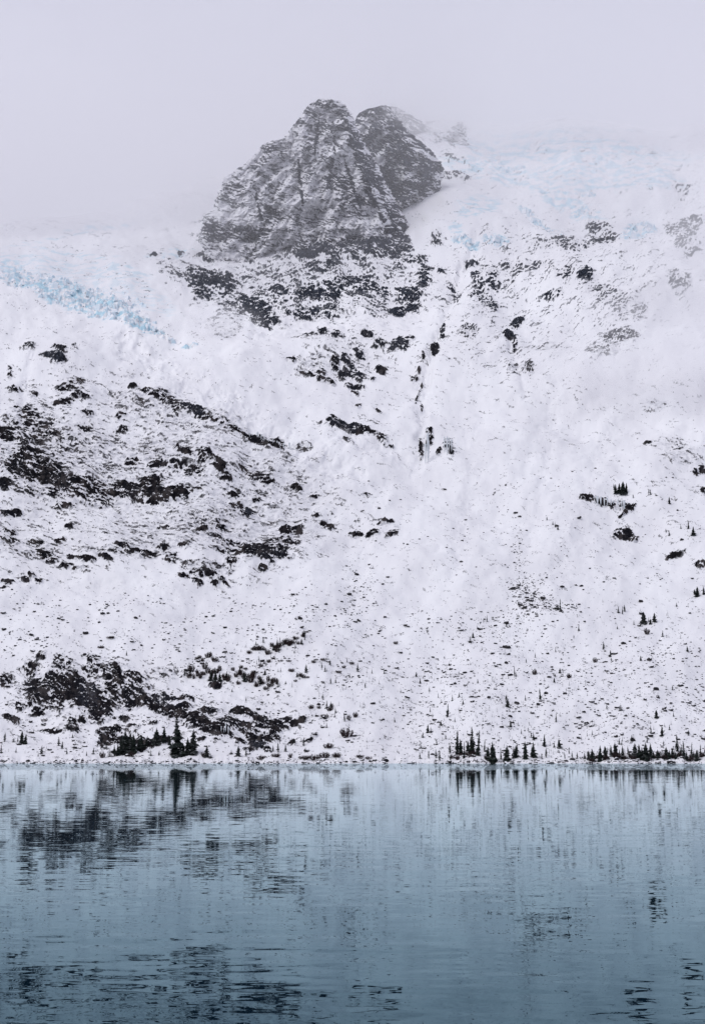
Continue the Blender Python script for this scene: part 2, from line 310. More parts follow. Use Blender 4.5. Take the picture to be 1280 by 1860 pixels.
# dense columns inside the frame, coarse beyond it
PXC = np.concatenate([np.linspace(-600, -30, 70)[:-1], np.linspace(-30, 1310, 900), np.linspace(1310, 1900, 70)[1:]])
NR = 800
vv = np.linspace(0, 1, NR)
GPX = np.broadcast_to(PXC, (NR, len(PXC))).copy()
TOP = top_line(PXC) + fbm(PXC / 60, PXC * 0, 4, 3) * 7
GPY = 1397 + (TOP[None, :] - 1397) * vv[:, None]

def fleck_field(px, py, seed, ang=12.0, sx=10.0, sy=5.0):
    """0..1 rank of how flat each spot of a bedded rock relief lies (low = steep, sheds its snow); and that relief"""
    wx = fbm(px / 40, py / 30, 3, seed + 40) * 12; wy = fbm(px / 40, py / 30, 3, seed + 45) * 7
    a = math.radians(ang)
    p = (px + wx) * math.cos(a) + (py + wy) * math.sin(a); q = -(px + wx) * math.sin(a) + (py + wy) * math.cos(a)
    h = lambda q_: fbm(p / sx, q_ / sy, 4, seed, 0.62) + 0.9 * fbm(p / 30, q_ / 13, 3, seed + 20, 0.6)
    h0 = h(q); st = h(q - 1.3) - h(q + 1.3)                # relief falls towards the valley: steep
    n = st / st.std() + 0.55 * fbm(p / 26, q / 14, 3, seed + 30) / 0.2 + 0.35 * perlin(p / 4.2, q / 2.6, seed + 33) / .3
    return 1 - uniform_rank(n), h0

TRENCH = [ # polyline in photo pixels, half width, depth in metres at 900 m
 ([(865,440),(835,490),(812,560),(795,620),(775,690),(765,750),(770,800)], 9, 11),
 ([(230,630),(330,690),(450,760),(560,830),(640,860)], 16, 9),
 ([(600,800),(700,815),(760,840)], 12, 6), ([(470,600),(560,590),(680,580),(760,575)], 14, 8),
 ([(0,925),(120,918),(300,912),(420,905),(520,940)], 10, 6), ([(350,1240),(440,1255),(520,1262),(600,1300)], 10, 4),
 ([(60,640),(45,700),(40,760)], 6, 5), ([(920,600),(935,650),(955,720)], 7, 6), ([(1010,700),(990,860),(960,1000)], 12, 3), ([(860,760),(850,900),(830,1050)], 14, 3), ([(1110,760),(1060,900),(1010,1060)], 14, 3), ([(700,880),(660,1000),(640,1100)], 12, 3),
 ([(0,1055),(150,1060),(320,1080)], 12, 4), ([(330,470),(420,470),(520,490)], 10, 8),
]
def build_ground():
    px, py = GPX, GPY
    Y = depth(px, py)
    rx, rz = ray(px, py)
    P = np.stack([rx * Y, Y, CAMZ + rz * Y], axis=-1)
    wxy = (fbm(px / 16, py / 11, 4, 50), fbm(px / 16, py / 11, 4, 59))
    cov = splat(px, py, ROCK_AND_SHADE, 0.004, grow=1.08, wxy=wxy)
    # broken ground round the outcrops: loose flecks thin out from them
    halo = splat(px, py, [(i[0], i[1], i[2] * 1.5 + 8, i[3] * 1.3 + 3, 12 if len(i) == 5 else i[4], i[-1] * .24) for i in ROCK_AND_SHADE if i[-1] > .5], 0, .6, wxy=wxy)
    cov = np.maximum(cov, halo * (.55 + 1.6 * fbm(px / 30, py / 20, 3, 59)))
    cov = np.clip(cov, 0, 1)
    ice = np.clip(splat(px, py, ICE, 0.0, 0.25, 90), 0, 1)
    # specks of stone on open snow, thicker at the foot of the talus
    cov = np.where(cov <= .0045, .0045 * smooth(600, 680, py), cov)
    tal = smooth(1095, 1200, py) * smooth(560, 760, px) * .022 + smooth(1050, 1120, py) * .008
    cov = np.maximum(cov, tal)
    u, h = fleck_field(px, py, 200, ang=16, sx=9.5, sy=3.6)
    uf, hf = fleck_field(px, py, 230, ang=8, sx=6.0, sy=3.0)      # finer broken rock high up
    wf = py + fbm(px / 40, py / 40, 2, 231) * 60 < 640; u = np.where(wf, uf, u); h = np.where(wf, hf, h)
    # the right-hand mass has beds dipping the other way
    u2, h2 = fleck_field(px, py, 300, ang=-24.0, sx=6.5, sy=3.2)
    w = smooth(790, 890, px + fbm(px / 30, py / 30, 3, 232) * 60) * smooth(740, 640, py)
    u = np.where(w > .5, u2, u); h = np.where(w > .5, h2, h)
    rk = cov - u
    # thin snow ledges run through the solid faces
    led = fbm(px / 46 + py / 160, py / 6.5 - px / 24, 3, 77, ridged=True)
    rk = rk - smooth(.20, .40, led) * np.clip(cov, 0, 1) * .85
    # relief: broad swells, benches, the proud rock, and the broken ice
    k = Y / 900.0
    d = (fbm(px / 190, py / 130, 4, 11, .45) * 11 + fbm(px / 48, py / 34, 3, 12, .45) * 1.5) * k * smooth(1392, 1330, py)
    d += fbm(px / 16, py / 11, 3, 13) * 0.22 * k
    for pts, wd, dp in TRENCH:
        best = np.full(px.shape, 1e9)
        for (x0, y0), (x1, y1) in zip(pts[:-1], pts[1:]):
            t = np.clip(((px - x0) * (x1 - x0) + (py - y0) * (y1 - y0)) / ((x1 - x0) ** 2 + (y1 - y0) ** 2), 0, 1)
            best = np.minimum(best, np.hypot(px - x0 - t * (x1 - x0), py - y0 - t * (y1 - y0)))
        best = np.abs(best + fbm(px / 26, py / 18, 3, 19) * wd * 1.8)
        d -= dp * .26 * k * np.exp(-(best / wd) ** 2)
    cs = np.clip(cov, 0, 1)
    d += smooth(0, .5, cs) * h * 1.5 * k + (cs ** 1.5) * (1.2 + 1.6 * fbm(px / 22, py / 9, 4, 14, ridged=True)) * k
    d += smooth(-.05, .12, rk) * 0.35 * k
    d += ice * (fbm(px / 22, py / 8, 3, 15, ridged=True) * 7 - 1) * smooth(.3, .9, ice)
    d *= smooth(1397, 1383, py) * .9 + .1
    P[..., 2] += smooth(1392, 1387, py) * smooth(1366, 1382, py) * (fbm(px / 30, px * 0, 4, 16) * 1.6)
    T1 = np.gradient(P, axis=1); T0 = np.gradient(P, axis=0)
    n = np.cross(T1, T0); n /= np.linalg.norm(n, axis=2, keepdims=True) + 1e-9
    n *= np.sign(-n[..., 1:2] + 1e-9) * 1.0
    P = P + n * d[..., None]
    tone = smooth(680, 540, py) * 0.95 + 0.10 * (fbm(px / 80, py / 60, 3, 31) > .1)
    tone = np.maximum(tone, splat(px, py, [(97,657,26,12,22,.8),(350,750,26,9,25,.5),(625,777,34,10,8,.5),(470,1352,18,10,.5),(300,1270,30,14,20,.35),(160,1262,20,26,.4),(452,922,12,7,.7),(652,660,40,50,.5),(725,630,22,14,.7),(495,1012,30,12,.3)], 0))
    pc = np.stack([px, py, np.zeros_like(px)], axis=-1)
    dust = .38 + .62 * smooth(.06, .5, cov)
    return P, rk, ice, tone, pc, cov, dust
GP, G_rk, G_ice, G_tone, G_pc, G_cov, G_dust = build_ground()

# back of the ridge, hidden in cloud
back = []
for i, (dy, dz) in enumerate(((60, 4), (200, -60), (500, -300))):
    r = GP[-1].copy(); r[:, 0] *= 1 + dy / 2000; r[:, 1] += dy; r[:, 2] += dz; back.append(r)
PB = np.concatenate([GP, np.array(back)], axis=0)
ext = lambda a: np.concatenate([a, np.repeat(a[-1:], 3, axis=0)], axis=0)
attrs = dict(rk=np.concatenate([G_rk, np.full((3, GP.shape[1]), -1.0)]), ice=ext(G_ice), tone=ext(G_tone), dust=ext(G_dust), pc=ext(G_pc))
fm = G_ice[:-1, :-1] + splat(GPX[:-1, :-1], GPY[:-1, :-1], [(130,540,230,60,14,.6),(1010,330,300,110,.6)], 0) 
fm = np.concatenate([fm, np.zeros((3, fm.shape[1]))]) > .45
link('mountain_slope', mesh_grid('mountain_slope', PB, [MAT_SLOPE], attrs, face_keep=~fm), kind='structure')
glacier = link('glacier', mesh_grid('glacier', PB, [MAT_SLOPE], attrs, face_keep=fm), kind='structure')

def on_ground(px, py):
    """ground point (and its index) that lies at that photo pixel of the undisplaced slope"""
    j = int(np.clip(np.searchsorted(PXC, px), 1, len(PXC) - 2))
    t = TOP[j]; i = int(np.clip(round((py - 1397) / (t - 1397) * (NR - 1)), 1, NR - 2))
    return GP[i, j]

# ------------------------------------------------------------------ the peaks: closed rock towers
def build_peak(name, outline, base, kd, arete, cover, seed, tone=.85, rows=260, cols=420, extra=(), tilt=0.25):
    py = np.array([o[0] for o in outline], float); xl = np.array([o[1] for o in outline], float); xr = np.array([o[2] for o in outline], float)
    rp = np.linspace(py[-1], py[0], rows)                     # bottom -> top
    L = np.interp(rp, py, xl); R = np.interp(rp, py, xr)
    L = L + fbm(rp / 8, rp * 0, 3, seed, .7, True) * 5; R = R - fbm(rp / 12, rp * 0, 4, seed + 5, .75, True) * 9
    A = np.interp(rp, [a[0] for a in arete], [a[1] for a in arete])
    s = -np.cos(np.linspace(0, np.pi, cols)); sb = np.cos(np.linspace(0, np.pi, 60))[1:-1]
    s_all = np.concatenate([s, sb]); front = np.concatenate([np.ones(cols), -np.ones(len(sb))])
    c = ((L + R) / 2)[:, None]; w = np.maximum((R - L) / 2, 1.0)[:, None]
    px = c + w * s_all[None, :]; pyy = np.broadcast_to(rp[:, None], px.shape).copy()
    sa = (A[:, None] - c) / w
    sa = np.clip(sa, -.9, .9)
    t = np.where(s_all[None, :] < sa, (s_all[None, :] + 1) / (sa + 1), (1 - s_all[None, :]) / (1 - sa))
    t = np.clip(t, 0, 1) ** 0.95
    bw = np.interp(base[1], py, (xr - xl) / 2)
    Yc = float(depth(np.array(base[0] * 1.0), np.array(base[1] * 1.0))) + base[2]
    Yc = Yc / (1 - (kd * bw + (base[1] - py[0]) * tilt) / F)   # the foot of the face meets the slope at base
    wm = w * Yc / F
    Yb = Yc - ((rp - py[0])[:, None]) * tilt * Yc / F   # face leans back
    Y = Yb - front[None, :] * t * wm * kd
    cov = cover + .55 * fbm(px / 34 + pyy / 60, pyy / 26, 4, seed + 90) - .22 * smooth(.25, .42, fbm(px / 30 + pyy / 34, pyy / 120 - px / 160, 3, seed + 95, ridged=True))
    wxy = (fbm(px / 16, pyy / 11, 4, seed + 70), fbm(px / 16, pyy / 11, 4, seed + 79))
    for n_, it in enumerate(extra):                          # faces, ledges and gullies with a cover of their own
        e = splat(px, pyy, [(*it[:-1], .85)], 0, wxy=wxy); cov = cov * (1 - e) + max(it[-1], .04) * e
    cov = np.clip(cov, .05, .97)
    u, h = fleck_field(px + seed * 13, pyy, seed + 400, ang=16, sx=8.5, sy=2.5)
    rk = cov - u
    k = Yc / 900
    dd = fbm(px / 62 + pyy / 150, pyy / 90, 4, seed + 1, ridged=True) * 30 * k + fbm(px / 16, pyy / 9, 4, seed + 2, ridged=True) * 5 * k + h * 1.5 * k + smooth(-.05, .12, rk) * .5 * k
    edge = np.sqrt(np.clip(1 - s_all ** 2, 0, 1))[None, :]
    Y = Y - front[None, :] * dd * edge
    rx, rz = ray(px, pyy)
    P = np.stack([rx * Y, Y, CAMZ + rz * Y], axis=-1)
    P[..., 2] += fbm(px / 18, pyy / 10, 3, seed + 6) * 1.4
    cap = P[-1:].mean(axis=1, keepdims=True) + np.array([0, 0, -1.0])
    P = np.concatenate([P, np.broadcast_to(cap, (1, P.shape[1], 3))], axis=0)
    e1 = lambda a: np.concatenate([a, a[-1:]], axis=0)
    pc = np.stack([px + seed * 31, pyy, np.zeros_like(px)], axis=-1)
    me = mesh_grid(name, P, [MAT_SLOPE], dict(rk=e1(rk), ice=e1(np.zeros_like(rk)), tone=e1(np.full_like(rk, tone)), dust=e1(.72 + .28 * smooth(.35, .75, cov)), pc=e1(pc)), closed_u=True)
    return link(name, me, kind='structure')

MAIN = [(180,578,608),(184,570,618),(189,561,626),(196,555,632),(212,545,640),(226,534,647),(240,523,652),(252,513,656),(256,493,658),(263,475,663),(280,462,674),(300,441,688),(322,408,697),(335,401,702),(365,391,718),(380,385,728),(393,369,736),(420,364,750),(445,366,758),(470,376,766),(520,390,780)]
build_peak('mountain_peak', MAIN, (600,462,10), 0.55, [(180,603),(230,634),(300,655),(380,690),(450,715),(500,720)], .29, 3, rows=330, cols=620,
  extra=[(560,420,40,26,.30),(590,400,50,22,.36),(650,275,12,52,-18,.9),(678,335,18,60,-20,.92),(715,400,22,46,-24,.92),(560,215,30,14,.62),(612,330,34,13,.70),(640,362,30,12,.72),(522,320,5,62,-3,.08),(527,385,8,22,.12),(590,190,24,7,.72),(742,438,16,14,.85),(560,300,26,40,.34),(600,240,26,20,.52),(622,215,13,28,.66),
         (415,428,58,15,.8),(380,412,18,18,.8),(470,340,60,36,.33),(405,390,36,5,8,.08),(455,400,42,6,14,.10),(490,270,16,10,.68),(497,392,16,20,.82),(480,305,28,16,.58),(425,350,20,18,.56),(470,425,30,12,.8),(520,425,26,8,20,.2),(560,450,40,14,.6),(640,440,60,14,.5),(545,330,2.5,50,-6,.96),(602,300,2.5,42,12,.96),(470,375,2.5,30,-12,.95),(640,335,3,60,-18,.96),(575,250,2.5,34,8,.95),(560,345,60,2.6,20,.06),(480,368,70,2.6,12,.06),(465,312,52,2.6,-32,.08),(600,372,50,2.6,-14,.06),(622,262,34,2.4,32,.08),(556,252,30,2.4,-28,.08),(640,405,60,2.6,24,.06),(430,365,40,2.4,-22,.08),(690,370,5,50,-24,.35),(500,335,50,2.4,28,.08),(580,355,30,6,-20,.2),(545,250,8,26,10,.25),(600,285,34,5,-18,.22)])
build_peak('mountain_peak', [(192,690,702),(198,666,711),(206,650,716),(215,645,722),(240,640,742),(270,640,782),(290,645,797),(310,650,806),(335,655,801),(355,660,794),(380,670,780),(400,690,745),(430,700,740)], (780,374,8), 0.6,
  [(192,695),(240,715),(300,735),(430,720)], .7, 8, tone=1.0, rows=180, cols=300, extra=[(700,213,30,7,.5),(690,250,22,3,-35,-.95),(765,310,36,44,.76),(700,330,16,50,.85),(770,280,24,5,30,.2),(740,320,30,4,-30,.25),(690,290,9,40,30,-.6),(740,365,40,12,.6),(665,225,16,14,.5),(725,270,30,30,.8)])
build_peak('mountain_peak', [(193,700,716),(200,690,730),(212,680,752),(225,680,770),(240,690,790),(262,700,800),(300,700,815)], (790,275,60), 0.7, [(193,708),(300,750)], .55, 12, tone=1.0, rows=90, cols=160)
build_peak('mountain_peak', [(229,829,833),(238,822,838),(250,814,845),(265,806,851),(285,790,856),(310,780,860)], (830,285,40), 0.7, [(229,831),(310,830)], .5, 15, tone=1.0, rows=80, cols=130)

# ------------------------------------------------------------------ the lake
def make_lake():
    m, nt, out = new_mat('lake_water')
    g = N(nt, 'ShaderNodeNewGeometry'); pos = g.outputs['Position']
    def wave(sx, sy, rot=0.0):
        mp = N(nt, 'ShaderNodeMapping'); mp.inputs['Scale'].default_value = (sx, sy, 1); mp.inputs['Rotation'].default_value = (0, 0, rot)
        nt.links.new(pos, mp.inputs[0]); n = noise(nt, mp.outputs[0], 1.0, 2, 0.5)
        v = N(nt, 'ShaderNodeVectorMath', operation='SUBTRACT'); nt.links.new(n.outputs['Color'], v.inputs[0]); v.inputs[1].default_value = (.5, .5, .5)
        return v.outputs[0]
    w1 = wave(1.9, 4.4, 0.12); w2 = wave(0.7, 1.5, -0.22)
    add = N(nt, 'ShaderNodeVectorMath', operation='ADD'); nt.links.new(w1, add.inputs[0]); nt.links.new(w2, add.inputs[1])
    # calm and ruffled patches; a wind-ruffled belt along the far shore
    mp = N(nt, 'ShaderNodeMapping'); mp.inputs['Scale'].default_value = (0.10, 0.12, 1); nt.links.new(pos, mp.inputs[0])
    calm = ramp(nt, noise(nt, mp.outputs[0], 1.0, 2).outputs[0], 0.35, 0.7)
    sx = N(nt, 'ShaderNodeSeparateXYZ'); nt.links.new(pos, sx.inputs[0])
    mp2 = N(nt, 'ShaderNodeMapping'); mp2.inputs['Scale'].default_value = (0.006, 0.02, 1); nt.links.new(pos, mp2.inputs[0])
    yy = math_node(nt, 'ADD', sx.outputs[1], math_node(nt, 'MULTIPLY', noise(nt, mp2.outputs[0], 1.0, 2).outputs[0], 60.0))
    belt = ramp(nt, yy, 250.0, 285.0)
    amp = math_node(nt, 'ADD', math_node(nt, 'MULTIPLY', calm, 0.034), 0.020)
    far = N(nt, 'ShaderNodeMapRange'); nt.links.new(sx.outputs[1], far.inputs[0])      # breeze at the near end, calm beyond
    for i, v in ((1, 14.0), (2, 45.0), (3, 1.1), (4, 0.46)): far.inputs[i].default_value = v
    amp = math_node(nt, 'MULTIPLY', amp, far.outputs[0])
    amp = math_node(nt, 'ADD', amp, math_node(nt, 'MULTIPLY', belt, 0.22))
    sc = N(nt, 'ShaderNodeVectorMath', operation='SCALE'); nt.links.new(add.outputs[0], sc.inputs[0]); nt.links.new(amp, sc.inputs['Scale'])
    ml = N(nt, 'ShaderNodeVectorMath', operation='MULTIPLY'); nt.links.new(sc.outputs[0], ml.inputs[0]); ml.inputs[1].default_value = (0.6, 1.0, 0.0)
    up = N(nt, 'ShaderNodeVectorMath', operation='ADD'); nt.links.new(ml.outputs[0], up.inputs[0]); up.inputs[1].default_value = (0, 0, 1)
    nm = N(nt, 'ShaderNodeVectorMath', operation='NORMALIZE'); nt.links.new(up.outputs[0], nm.inputs[0])
    fr = N(nt, 'ShaderNodeFresnel'); fr.inputs['IOR'].default_value = 1.125; nt.links.new(nm.outputs[0], fr.inputs['Normal'])
    gl = N(nt, 'ShaderNodeBsdfGlossy'); gl.inputs['Roughness'].default_value = 0.0
    nt.links.new(mix_col(nt, fr.outputs[0], (0.46, 0.84, 1.0), (0.90, 0.98, 1.0)), gl.inputs['Color'])
    nt.links.new(nm.outputs[0], gl.inputs['Normal'])
    df = N(nt, 'ShaderNodeBsdfDiffuse'); df.inputs['Color'].default_value = (0.001, 0.009, 0.018, 1)
    mxs = N(nt, 'ShaderNodeMixShader'); nt.links.new(fr.outputs[0], mxs.inputs[0]); nt.links.new(df.outputs[0], mxs.inputs[1]); nt.links.new(gl.outputs[0], mxs.inputs[2])
    nt.links.new(mxs.outputs[0], out.inputs[0])
    V = [(-900, -120, 0), (900, -120, 0), (900, 560, 0), (-900, 560, 0)]
    link('lake', raw_mesh('lake', V, [(0, 1, 2, 3)], m), kind='structure')
make_lake()

# ------------------------------------------------------------------ cloud hanging on the summits
def cloud_mat(name, density, col=(1.0, 0.995, 1.0)):
    m, nt, out = new_mat(name)
    v = N(nt, 'ShaderNodeVolumePrincipled'); v.inputs['Color'].default_value = (*col, 1)
    v.inputs['Density'].default_value = density; v.inputs['Anisotropy'].default_value = 0.0
    nt.links.new(v.outputs[0], out.inputs['Volume']); return m
def cloud_bank(density, x0, x1, y_front, y_back, z0, z1, amp, seed, sag=120):
    """closed body of cloud with a billowing front and underside"""
    nx, nz = 60, 24
    xs = np.linspace(x0, x1, nx); zs = np.linspace(0, 1, nz)
    X, Z = np.meshgrid(xs, zs)
    f = y_front + fbm(X / 300, Z * 2.2, 3, seed) * amp + (1 - Z) ** 1.5 * sag
    zb = z0 + fbm(xs / 260, xs * 0, 3, seed + 4) * 60
    ZZ = zb[None, :] + (z1 - zb[None, :]) * Z
    A = np.stack([X, f, ZZ], -1); B = np.stack([X, np.full_like(X, y_back), ZZ], -1)
    V = np.concatenate([A.reshape(-1, 3), B.reshape(-1, 3)]); n = nx * nz; Fc = []
    idx = lambda i, j, b=0: b * n + i * nx + j
    for i in range(nz - 1):
        for j in range(nx - 1):
            Fc.append((idx(i, j), idx(i, j + 1), idx(i + 1, j + 1), idx(i + 1, j)))
            Fc.append((idx(i, j, 1), idx(i + 1, j, 1), idx(i + 1, j + 1, 1), idx(i, j + 1, 1)))
    for j in range(nx - 1):
        Fc.append((idx(0, j), idx(0, j, 1), idx(0, j + 1, 1), idx(0, j + 1)))
        Fc.append((idx(nz - 1, j), idx(nz - 1, j + 1), idx(nz - 1, j + 1, 1), idx(nz - 1, j, 1)))
    for i in range(nz - 1):
        Fc.append((idx(i, 0), idx(i + 1, 0), idx(i + 1, 0, 1), idx(i, 0, 1)))
        Fc.append((idx(i, nx - 1), idx(i, nx - 1, 1), idx(i + 1, nx - 1, 1), idx(i + 1, nx - 1)))
    link('cloud', raw_mesh('cloud', V, Fc, cloud_mat('cloud_vapour', density), True), kind='stuff')
cloud_bank(0.0007, -1500, 1500, 1110, 2900, 270, 1050, 160, 21)
cloud_bank(0.0025, -1600, 1600, 1600, 3000, 420, 1100, 300, 25, 520)

# ------------------------------------------------------------------ conifers
def crown_mesh(seed, r, whorls, per, sparse=0.0, low=0.06, droop=.35):
    R = random.Random(seed); V = []; Fc = []
    for i in range(whorls):
        t = i / (whorls - 1); z = low + (1 - low) * t ** 0.92
        rad = r * (1 - t) ** 0.8 * (0.45 + 0.8 * R.random()) + 0.014
        for k in range(per):
            if R.random() < sparse: continue
            a = 2 * math.pi * (k + R.random() * .8) / per + i * 1.3; L = rad * (0.55 + 0.65 * R.random())
            ca, sa = math.cos(a), math.sin(a); wd = L * .34 + .008; dz = -droop * L - .006
            b = len(V)
            V += [(0.004 * ca, 0.004 * sa, z), (ca * L * .55 - sa * wd, sa * L * .55 + ca * wd, z + dz * .75 - .012), (ca * L * .6, sa * L * .6, z + dz * .35 + .006),
                  (ca * L * .55 + sa * wd, sa * L * .55 - ca * wd, z + dz * .75 - .012), (ca * L, sa * L, z + dz)]
            Fc += [(b, b + 1, b + 2), (b, b + 2, b + 3), (b + 1, b + 4, b + 2), (b + 2, b + 4, b + 3)]
    return V, Fc
def trunk_mesh(r):
    V = []; Fc = []
    for i, (z, q) in enumerate(((-.06, 1.25), (0.02, 1.0), (.5, .6), (1.0, .06))):
        for k in range(6): V.append((math.cos(k * math.pi / 3) * r * q, math.sin(k * math.pi / 3) * r * q, z))
    for i in range(3):
        for k in range(6): Fc.append((i * 6 + k, i * 6 + (k + 1) % 6, (i + 1) * 6 + (k + 1) % 6, (i + 1) * 6 + k))
    return V, Fc
KINDS = {'d': dict(r=.27, whorls=26, per=9, sparse=.10), 't': dict(r=.125, whorls=30, per=7, sparse=.15, low=.08), 's': dict(r=.21, whorls=22, per=7, sparse=.2), 'b': dict(r=.48, whorls=16, per=11, sparse=.05, low=.02, droop=.1)}
CROWNS = {k: [raw_mesh('crown', *crown_mesh(100 * i + ord(k), **v), MAT_NEEDLE) for i in range(4)] for k, v in KINDS.items()}
TRUNKS = {k: raw_mesh('trunk', *trunk_mesh({'d': .016, 't': .013, 's': .015, 'b': .03}[k]), MAT_BARK) for k in KINDS}

TREES = [(1072 + i * 7.5 + (i * 37 % 7) - 3, 1378 + (i * 13 % 5) - 2, 9 + (i * 29 % 9), 'dsb'[i % 3]) for i in range(28)] + [ # px, py of the foot, height in photo pixels, kind
 (322,1373,71,'d'),(350,1371,43,'d'),(286,1354,29,'d'),(299,1352,29,'d'),(315,1372,20,'d'),(228,1366,36,'d'),(240,1366,30,'d'),(218,1370,28,'d'),(207,1373,18,'s'),(289,1372,10,'s'),(274,1372,9,'b'),(374,1375,19,'d'),(382,1376,10,'b'),(333,1373,24,'d'),(340,1372,30,'d'),(250,1362,22,'d'),(222,1362,26,'d'),(234,1360,24,'d'),(246,1357,20,'d'),(258,1356,20,'d'),(266,1354,15,'d'),(212,1372,20,'d'),(200,1373,14,'b'),(309,1354,16,'d'),(193,1352,12,'b'),
 (40,1347,20,'d'),(46,1348,19,'d'),(8,1346,14,'s'),(32,1346,10,'s'),(24,1346,9,'b'),(104,1350,15,'s'),(113,1357,13,'s'),(29,1367,11,'s'),(0,1367,17,'s'),(75,1368,13,'s'),(169,1368,14,'s'),(61,1316,6,'s'),(132,1337,6,'s'),(231,1200,10,'s'),(123,1369,10,'s'),(158,1374,9,'s'),(69,1374,9,'s'),
 (431,1375,16,'d'),(446,1375,14,'s'),(445,1265,10,'s'),(420,1249,6,'s'),(552,1352,18,'s'),(531,1347,11,'s'),(504,1367,20,'s'),(516,1364,14,'s'),(497,1367,12,'s'),(507,1347,8,'s'),(552,1366,9,'s'),(420,1372,8,'b'),
 (472,1241,15,'s'),(391,1234,22,'d'),(400,1234,18,'d'),(384,1234,16,'d'),(408,1232,17,'d'),(470,1205,12,'s'),(434,1225,13,'s'),(555,1230,14,'s'),(589,1232,12,'s'),(601,1249,14,'s'),(600,1290,17,'s'),(593,1287,13,'s'),(610,1299,10,'s'),(624,1315,14,'s'),(336,1227,10,'d'),(345,1226,8,'d'),(445,1235,14,'d'),(502,1247,8,'b'),(517,1245,7,'s'),(540,1237,8,'s'),
 (464,1172,8,'s'),(478,1168,8,'s'),(502,1182,16,'d'),(495,1184,10,'d'),(545,1182,10,'d'),(552,1172,12,'d'),(508,1172,9,'s'),(535,1188,9,'s'),
 (649,1217,16,'s'),(695,1225,9,'t'),(812,1305,26,'t'),(935,1230,18,'t'),(829,1356,37,'t'),(835,1366,24,'d'),(840,1376,29,'t'),(859,1366,39,'t'),(866,1373,45,'t'),(854,1368,27,'d'),(848,1362,18,'d'),(879,1361,23,'t'),(829,1366,20,'d'),(892,1382,32,'d'),(886,1381,23,'d'),(898,1380,16,'d'),
 (919,1381,27,'d'),(909,1378,20,'t'),(931,1378,23,'s'),(936,1376,18,'d'),(940,1367,17,'s'),(955,1381,25,'d'),(926,1326,12,'d'),(916,1278,10,'s'),(921,1291,13,'d'),(821,1276,11,'s'),(762,1232,9,'d'),(781,1247,9,'s'),(779,1286,8,'s'),(776,1326,15,'d'),(767,1333,10,'b'),(784,1327,9,'b'),(790,1373,18,'s'),(800,1381,19,'s'),(776,1372,12,'s'),(764,1373,11,'s'),(815,1363,16,'s'),(816,1378,12,'s'),(946,1336,11,'t'),(951,1273,11,'t'),(808,1337,10,'s'),(793,1345,11,'t'),(764,1350,8,'b'),
 (967,1376,24,'d'),(963,1372,16,'s'),(990,1353,21,'d'),(990,1373,20,'s'),(984,1376,12,'s'),(1012,1358,13,'d'),(1006,1356,8,'d'),(969,1343,14,'s'),(979,1278,21,'t'),(1009,1313,17,'t'),(1031,1368,11,'t'),(1037,1378,13,'s'),(1046,1378,12,'s'),(1024,1378,10,'s'),
 (1067,1378,16,'d'),(1075,1381,19,'d'),(1090,1381,29,'d'),(1101,1381,27,'d'),(1109,1377,18,'s'),(1117,1378,22,'d'),(1130,1376,20,'d'),(1140,1373,19,'s'),(1150,1378,27,'d'),(1157,1381,29,'d'),(1164,1381,25,'d'),(1170,1381,27,'d'),(1176,1379,20,'d'),(1181,1376,25,'d'),(1191,1376,13,'d'),(1207,1376,19,'d'),(1212,1379,15,'d'),(1219,1376,19,'d'),(1229,1368,27,'t'),(1235,1371,18,'s'),(1240,1381,26,'t'),(1256,1371,20,'t'),(1270,1375,22,'t'),(1264,1381,18,'d'),(1247,1381,15,'d'),(1278,1377,17,'s'),(1060,1376,11,'s'),
 (1201,1340,16,'d'),(1180,1337,15,'t'),(1144,1351,12,'s'),(1124,1356,9,'s'),(1189,1310,15,'d'),(1219,1252,10,'s'),(1125,1296,9,'b'),(1017,1210,8,'d'),(1247,1192,11,'d'),(1162,1206,8,'d'),(1112,1192,7,'s'),(1250,1340,10,'s'),(1220,1311,10,'s'),(1175,1350,10,'t'),(1130,1352,10,'t'),
 (1117,895,20,'d'),(1123,894,16,'d'),(1132,895,22,'d'),(1128,895,18,'d'),(1135,894,17,'d'),(1112,891,12,'s'),(1216,918,13,'d'),(1147,906,9,'s'),(1180,906,9,'s'),(1176,904,7,'s'),(1255,976,16,'d'),(1247,966,13,'t'),(1235,963,9,'s'),(1215,968,9,'s'),(1209,962,7,'s'),(1265,1086,15,'d'),(1275,1086,16,'d'),(1262,1082,10,'d'),
 (1127,1111,15,'t'),(1135,1106,11,'s'),(1121,1109,9,'s'),(1167,1127,18,'d'),(1171,1129,12,'s'),(1185,1128,16,'d'),(1179,1130,12,'d'),(1202,1148,10,'s'),(1150,1130,9,'s'),(1093,1166,12,'t'),(1097,1164,9,'s'),(1120,1136,8,'s'),(882,1126,13,'t'),(875,1126,9,'t'),(855,1156,14,'b'),(858,1148,9,'d'),(1015,1111,17,'t'),(1013,1113,9,'b'),(1007,966,11,'t'),(1002,960,8,'s'),(992,948,8,'s'),(1010,972,8,'s'),(916,1134,8,'s'),(972,1180,9,'s'),(1045,1104,8,'t'),(1050,1140,8,'s'),(1040,1150,8,'s'),(1228,1100,8,'s'),
]
def foot(px, py): return Vector(on_ground(px, py))
